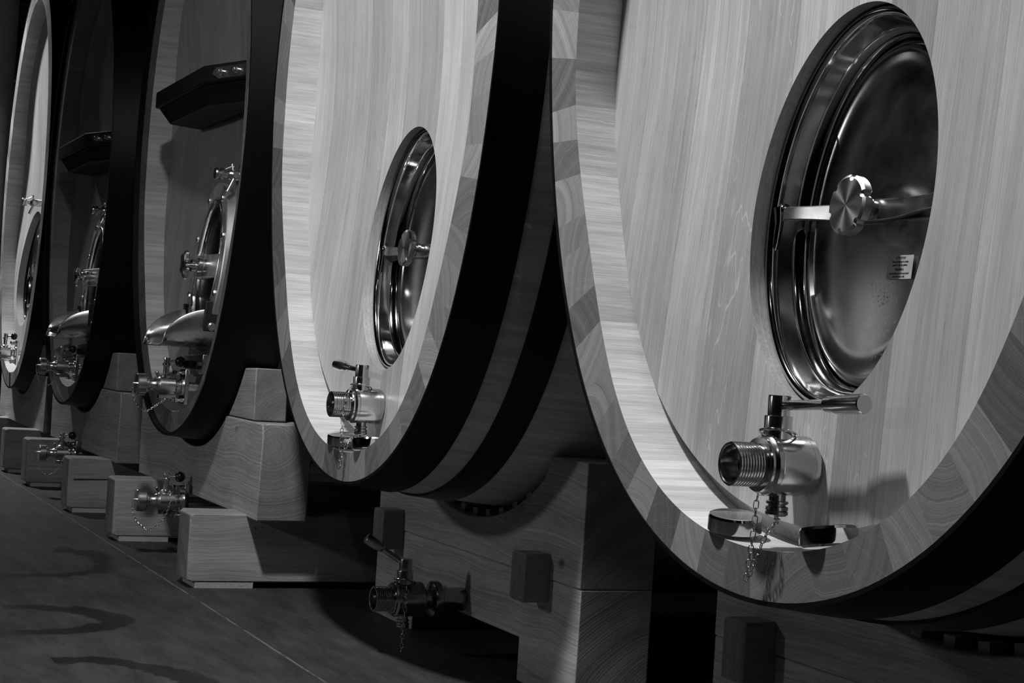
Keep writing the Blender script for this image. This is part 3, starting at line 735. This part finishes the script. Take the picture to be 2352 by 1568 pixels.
    sc.add(vs, fs); so = base_obj('pouring_chute', sc, M['steel_lit'], root, off, smooth=50)
    for bb in ((-.225, -.207, .07, .125, -.48, -.43), (.205, .23, .06, .125, -.55, -.42)):
        br = MB(); br.box(*bb); base_obj('bracket', br, M['gasket'], so, None, bevel=.004)
    h = MB(); h.lathe([(.018, 0), (.018, .03), (.012, .034)], (.21, .09, -.53), (1, 0, 0), 16); base_obj('wing_nut', h, M['steel_lit'], so, None)
    # bolted plate under the door
    tp = MB(); tp.prism([(-.17, -.66), (-.17, -.72), (-.10, -.745), (.14, -.735), (.17, -.70), (.17, -.65)], .078, .100); to = base_obj('lower_plate', tp, M['steel_dull'], root, off, bevel=.003)
    for px in (-.12, 0, .12):
        h = MB(); h.lathe([(.019, -.012), (.019, .0)], (px, .078, -.70), (0, 1, 0), 6); base_obj('bolt', h, M['iron'], to, None)
    sampling_tap(root, off, .13, y1=head_y(0, .145) + .045, sx=tap_x)
    clamp_valve(root, off, 0, -.797, -.167, .035, .11, [(0, -.182, -.795), (-.01, -.176, -.83), (.0, -.17, -.87), (.03, -.15, -.905), (.05, -.12, -.91), (.05, -.08, -.88), (.04, -.04, -.85)])
    clamp_valve(root, off, 0, -1.30, -.135, .068, .25, [(0, -.15, -1.30), (-.01, -.143, -1.345), (.01, -.13, -1.39), (.04, -.09, -1.425), (.05, -.05, -1.41), (.05, -.01, -1.36), (.04, .01, -1.30), (.02, .01, -1.25)])
def sampling_tap(root, off, z, y1=None, sx=0):
    hy = head_y(sx, z) if y1 is None else y1
    off = (sx, off[1], off[2])
    t = MB(); y0 = hy - .155
    t.lathe([(.024, y0), (.026, y0 + .004), (.026, y0 + .012), (.018, y0 + .015), (.018, y0 + .02), (.026, y0 + .023), (.026, y0 + .035), (.013, y0 + .038), (.013, y0 + .055), (.019, y0 + .058), (.023, y0 + .065), (.023, hy + .01)], (0, 0, z), (0, 1, 0), 32)
    t.lathe([(.014, 0), (.014, .025)], (0.012, y0 + .085, z), (1, 0, 0), 8)
    o = base_obj('sampling_tap', t, M['steel_lit'], root, off, smooth=30)
    s_ = MB(); s_.lathe([(.009, 0), (.009, .072)], (0.01, y0 + .085, z - .01), (.10, -.42, -.9), 16); base_obj('spout', s_, M['steel_lit'], o, None)
    s_ = MB(); s_.lathe([(.006, .015), (.006, .035), (.011, .038), (.011, .048)], (0, y0 + .08, z), (0, 0, 1), 12); s_.tube([(0, y0 + .08, z + .04), (0, y0 + .045, z + .022)], .004, 8); base_obj('tap_lever', s_, M['steel_lit'], o, None)

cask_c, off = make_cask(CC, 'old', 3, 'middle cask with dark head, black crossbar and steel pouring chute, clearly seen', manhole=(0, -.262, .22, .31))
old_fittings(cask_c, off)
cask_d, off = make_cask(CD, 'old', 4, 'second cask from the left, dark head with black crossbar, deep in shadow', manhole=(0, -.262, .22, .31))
old_fittings(cask_d, off, .53, .02)
cask_e, off = make_cask(CE, 'new', 5, 'farthest pale cask at the left edge, only a thin slice of its head visible', manhole=(-.37, -.25, MA, MBZ))
manhole_door(cask_e, off, -.37, -.25, MA - .0005, MBZ - .0005, label=False)
sampling_tap(cask_e, off, .20, sx=-.22)
cask_e.rotation_euler = (0, math.radians(6.5), 0); cask_e.scale = (1, 1, 1.09)
clamp_valve(cask_e, off, 0, -.78, -.167, .035, .11, [(0, -.182, -.78), (-.01, -.176, -.81), (.0, -.17, -.85), (.03, -.15, -.885), (.05, -.12, -.89), (.05, -.08, -.86)])

# ------------------------------------------------------------------ caps lying in the rims
def cap(cx, dx, y, tilt_, label, group, seed):
    t = math.atan2(dx, .9); r = r_in(t); p = Vector((cx + r * math.sin(t), y, -r * math.cos(t)))
    n = Vector((-math.sin(t) * .9, 0, math.cos(t))).normalized()
    n = (n + Vector((0, tilt_, 0))).normalized()
    mb = MB(); mb.lathe([(.046, .0), (.052, .004), (.0525, .008), (.0525, .030), (.050, .035), (.046, .0365), (.0001, .0365)], (0, 0, 0), n, 56)
    for k in range(8):  # grip grooves
        pass
    o = base_obj('screw_cap', mb, M['steel_mirror'], None, p + n * .0035 + Vector((0, 0, .002)), smooth=25)
    return tag(o, label, 'cap', group)
cap(CA, -.130, .040, -.05, 'shiny steel screw cap lying left of the nearest valve inside the rim', None, 1)
cap(CA, .200, .034, -.02, 'shiny steel screw cap lying right of the nearest valve inside the rim', None, 2)
cap(CB_, -.115, .042, -.05, 'dark steel screw cap in the second cask rim, left of its chain', None, 3)
cap(CB_, .15, .036, -.02, 'bright steel screw cap in the second cask rim, right of its chain', None, 4)

# ------------------------------------------------------------------ cradles of the two nearest casks
def out_pt(x, extra):
    lo, hi = -PI / 2, PI / 2
    for _ in range(40):
        m_ = (lo + hi) / 2
        if (r_out(m_) + extra) * math.sin(m_) < x: lo = m_
        else: hi = m_
    return (x, -(r_out(lo) + extra) * math.cos(lo))
def portal_cradle(cx, label):
    root = empty('cask_cradle', (cx, .55, FLOOR)); tag(root, label, 'cradle')
    o_ = (0, -.55, -FLOOR); y0, y1 = .44, .67; g0 = bulge(.44) + .042
    arc = [out_pt(-.56 + 1.12 * i / 36, g0) for i in range(37)]
    zt = -.862; zs = -1.216; hw = .835
    up = MB(); poly = [(-hw, zt), (-.60, zt)] + arc + [(.60, zt), (hw, zt), (hw, zs), (-hw, zs)]
    up.prism(poly, y0, y1); base_obj('upper_timber', up, M['timber_b'], root, o_, bevel=.004)
    lo = MB(); lo.prism([(-hw, zs - .001), (hw, zs - .001), (hw, FLOOR + .001), (.445, FLOOR + .001), (.445, -1.415), (-.445, -1.415), (-.445, FLOOR + .001), (-hw, FLOOR + .001)], y0 + .002, y1); base_obj('lower_timber', lo, M['timber_b2'], root, o_, bevel=.004)
    for px in (-.615, .59):
        pg = MB(); pg.box(px - .047, px + .047, .355, y0 + .01, -1.283, -1.142); base_obj('peg', pg, M['timber_peg'], root, o_, bevel=.008)
    for i in range(11):
        x = -.50 + i * .1; a = out_pt(x, bulge(.47) + .001); b_ = out_pt(x, g0 + .001); dx, dz = b_[0] - a[0], b_[1] - a[1]
        t = math.atan2(a[0], -a[1]); w = .017; cx_, sx_ = math.cos(t), math.sin(t)
        r0 = math.hypot(*a); r1 = math.hypot(*b_)
        r0 += .0135; s_ = MB(); s_.prism([(r0 * sx_ - w * cx_, -r0 * cx_ - w * sx_), (r0 * sx_ + w * cx_, -r0 * cx_ + w * sx_), (r1 * sx_ + w * cx_, -r1 * cx_ + w * sx_), (r1 * sx_ - w * cx_, -r1 * cx_ - w * sx_)], .465, .60)
        base_obj('spacer_block', s_, M['timber_chock'], root, o_)
FLOOR = -1.545
portal_cradle(CA, 'dark wooden cradle under the nearest cask, partly cut off by the bottom edge')
portal_cradle(CB_, 'wooden cradle with two protruding pegs under the second cask')

# cradles, chocks and beams of the older casks
def block_cradle(cx, lab, cl, cr, bl, br, s1, s2):
    g0 = bulge(.30) + .0145
    cr_ = empty('cask_cradle', (cx, .2, -1.27)); tag(cr_, lab, 'cradle'); o_ = (0, -.2, 1.27)
    zt = -.893; arc = []
    pts = [out_pt(-.60 + 1.2 * i / 40, g0) for i in range(41)]; pts = [p for p in pts if p[1] < zt - .004]
    b = MB(); b.prism([(-1.10, zt)] + [(pts[0][0] - .02, zt)] + pts + [(pts[-1][0] + .02, zt)] + [(1.08, zt), (1.10, zt - .05), (1.08, -1.267), (-1.08, -1.267)], .1, .30); base_obj('timber', b, M['timber_c'], cr_, o_, bevel=.006)
    for sg, l in ((1, cr), (-1, cl)):
        if l is None: continue
        e = []
        z = -.889
        while z <= -.684:
            t0 = 0.3
            lo, hi = .2, 1.4
            for _ in range(40):
                m_ = (lo + hi) / 2
                if -(r_out(m_) + g0 + .002) * math.cos(m_) < z: lo = m_
                else: hi = m_
            e.append(((r_out(lo) + g0 + .002) * math.sin(lo), z)); z += .02
        poly = e + [(.925, -.684), (.94, -.889)]
        poly = [(sg * x, z) for x, z in poly]
        c_ = MB(); c_.prism(poly, .105, .235); o = base_obj('wooden_chock', c_, M['timber_chock'], None, (cx, 0, 0), bevel=.005)
        tag(o, l, 'block')
    for (x0, x1, l, sl) in ((.73, .94, br, s2), (-.75, -.54, bl, s1)):
        be = MB(); pr = [(x0 + .0, -1.512), (x1, -1.512), (x1, -1.256), (x0, -1.256)]
        be.add([(x0 + .03, -.12, -1.518), (x1 - .008, -.12, -1.512), (x1 - .008, -.12, -1.262), (x0 + .03, -.12, -1.262)] + [(x0, -.10, -1.520), (x1, -.098, -1.520), (x1, -.098, -1.256), (x0, -.10, -1.256)] + [(x0, 2.95, -1.520), (x1, 2.95, -1.520), (x1, 2.95, -1.256), (x0, 2.95, -1.256)],
               [(0, 1, 2, 3)] + [(i, i + 4, (i + 1) % 4 + 4, (i + 1) % 4) for i in range(4)] + [(i + 4, i + 8, (i + 1) % 4 + 8, (i + 1) % 4 + 4) for i in range(4)] + [(8, 11, 10, 9)])
        o = base_obj('floor_beam', be, M['timber_beam'], None, (cx, 0, 0), bevel=.005)
        tag(o, l, 'beam')
        if 'split' in l:
            cr2 = MB(); cr2.add([(x1 + .0006, -.09, -1.374), (x1 + .0006, .30, -1.362), (x1 + .0006, .30, -1.357), (x1 + .0006, -.09, -1.366), (x1 - .012, -.09, -1.370), (x1 - .012, .30, -1.360)], [(0, 1, 2, 3), (0, 3, 4), (1, 5, 2), (0, 4, 5, 1), (3, 2, 5, 4)]); base_obj('split', cr2, M['gasket'], o)
        if 'nearest floor beam' in l:
            for sy in (.135, .165):
                sc_ = MB(); sc_.lathe([(.006, -.004), (.006, .003), (.004, .0045)], (x1, sy, -1.308), (1, 0, 0), 14); base_obj('screw', sc_, M['steel'], o)
        sh = MB(); sh.box(x0 + .005, x1 - .003, -.085, .145, FLOOR + .0005, -1.5215); s_o = base_obj('shim', sh, M['shim'], None, (cx, 0, 0)); tag(s_o, sl, 'shim')
block_cradle(CC, 'heavy lit timber cradle under the middle cask, with growth rings on its end', None, 'wedge shaped wooden chock standing on the right end of the middle cask cradle',
             'square floor beam behind the middle cask lower valve', 'nearest floor beam, half lit, with horizontal grain and a pale shim', 'pale shim below the beam behind the middle lower valve', 'pale shim under the nearest floor beam')
block_cradle(CD, 'dark timber cradle under the second cask from the left', None, 'lit wooden chock right of the second cask from the left',
             'dim floor beam behind the lower valve of the second cask from the left', 'floor beam with a long dark split across its lit side', 'pale shim under the dim beam left of the split beam', 'pale shim under the split floor beam')
block_cradle(CE, 'dark timber cradle under the farthest cask at the left edge', None, 'wooden chock right of the farthest cask',
             'farthest floor beam at the left edge', 'second farthest floor beam, left of the small lower valve', 'pale shim under the farthest floor beam', 'pale shim under the second farthest floor beam')
# far left: round pillar, old timber wall with chalk marks
mb = MB(); mb.lathe([(.5, 0), (.5, ROOM_CEIL - FLOOR)], (0, 0, 0), (0, 0, 1), 64)
o = base_obj('pillar', mb, M['pillar'], None, (-14.61, .005, FLOOR)); tag(o, 'round grey pillar at the left edge beyond the farthest cask', 'pillar')
pw = empty('timber_wall', (-16.1, 1.2, FLOOR)); tag(pw, 'old dark timber partition with chalk marks behind the pillar', 'partition')
mb = MB(); mb.box(-.1, .1, -1.6, 2.4, 0, 4.14); base_obj('boards', mb, M['old_board'], pw)
mb = MB(); mb.box(-.1, .14, -1.6, 2.4, 4.155, 4.39); base_obj('top_rail', mb, M['old_beam'], pw, bevel=.01)
tm = text_mesh('Sc\n t', .11, 'LEFT'); tm.v = [(.103 + p[2], p[0], p[1]) for p in tm.v]; base_obj('chalk_mark', tm, M['chalk'], pw, (0, .655 - 1.2, 2.0 - FLOOR))

# ------------------------------------------------------------------ room
X0, X1, Y0, Y1 = -36, 6.5, -6.5, 3.9
def quad(name, vs, mat): mb = MB(); mb.add(vs, [(0, 1, 2, 3)]); return struct(name, mb, mat)
mb = MB(); mb.box(X0, X1, Y0, Y1, FLOOR - .1, FLOOR); struct('floor', mb, M['floor'])
mb = MB(); mb.box(X0, X1, Y0, Y1, ROOM_CEIL, ROOM_CEIL + .1); struct('ceiling', mb, M['ceiling'])
mb = MB(); mb.box(X0, X1, Y1, Y1 + .1, FLOOR - .1, ROOM_CEIL + .1); struct('wall_back', mb, M['wall'])
mb = MB(); mb.box(X0, X1, Y0 - .1, Y0, FLOOR - .1, ROOM_CEIL + .1); struct('wall_front', mb, M['wall'])
mb = MB(); mb.box(X0 - .1, X0, Y0 - .1, Y1 + .1, FLOOR - .1, ROOM_CEIL + .1); struct('wall_left', mb, M['wall'])
mb = MB(); mb.box(X1, X1 + .1, Y0 - .1, Y1 + .1, FLOOR - .1, ROOM_CEIL + .1); struct('wall_right', mb, M['wall'])

# lamps, plus unseen lights added for fill, reflection and glints
for i, (lx, ly, lz, wt, hs, tl, spr) in enumerate(LAMPS_AND_FILLS):
    ld = bpy.data.lights.new('lamp_or_fill_light', 'AREA'); ld.shape = 'SQUARE'; ld.size = hs * 2; ld.energy = wt; ld.spread = math.radians(spr)
    lo = bpy.data.objects.new('lamp_or_fill', ld); COL.objects.link(lo); lo.location = (lx, ly, lz); lo.rotation_euler = (math.radians(tl), 0, 0)
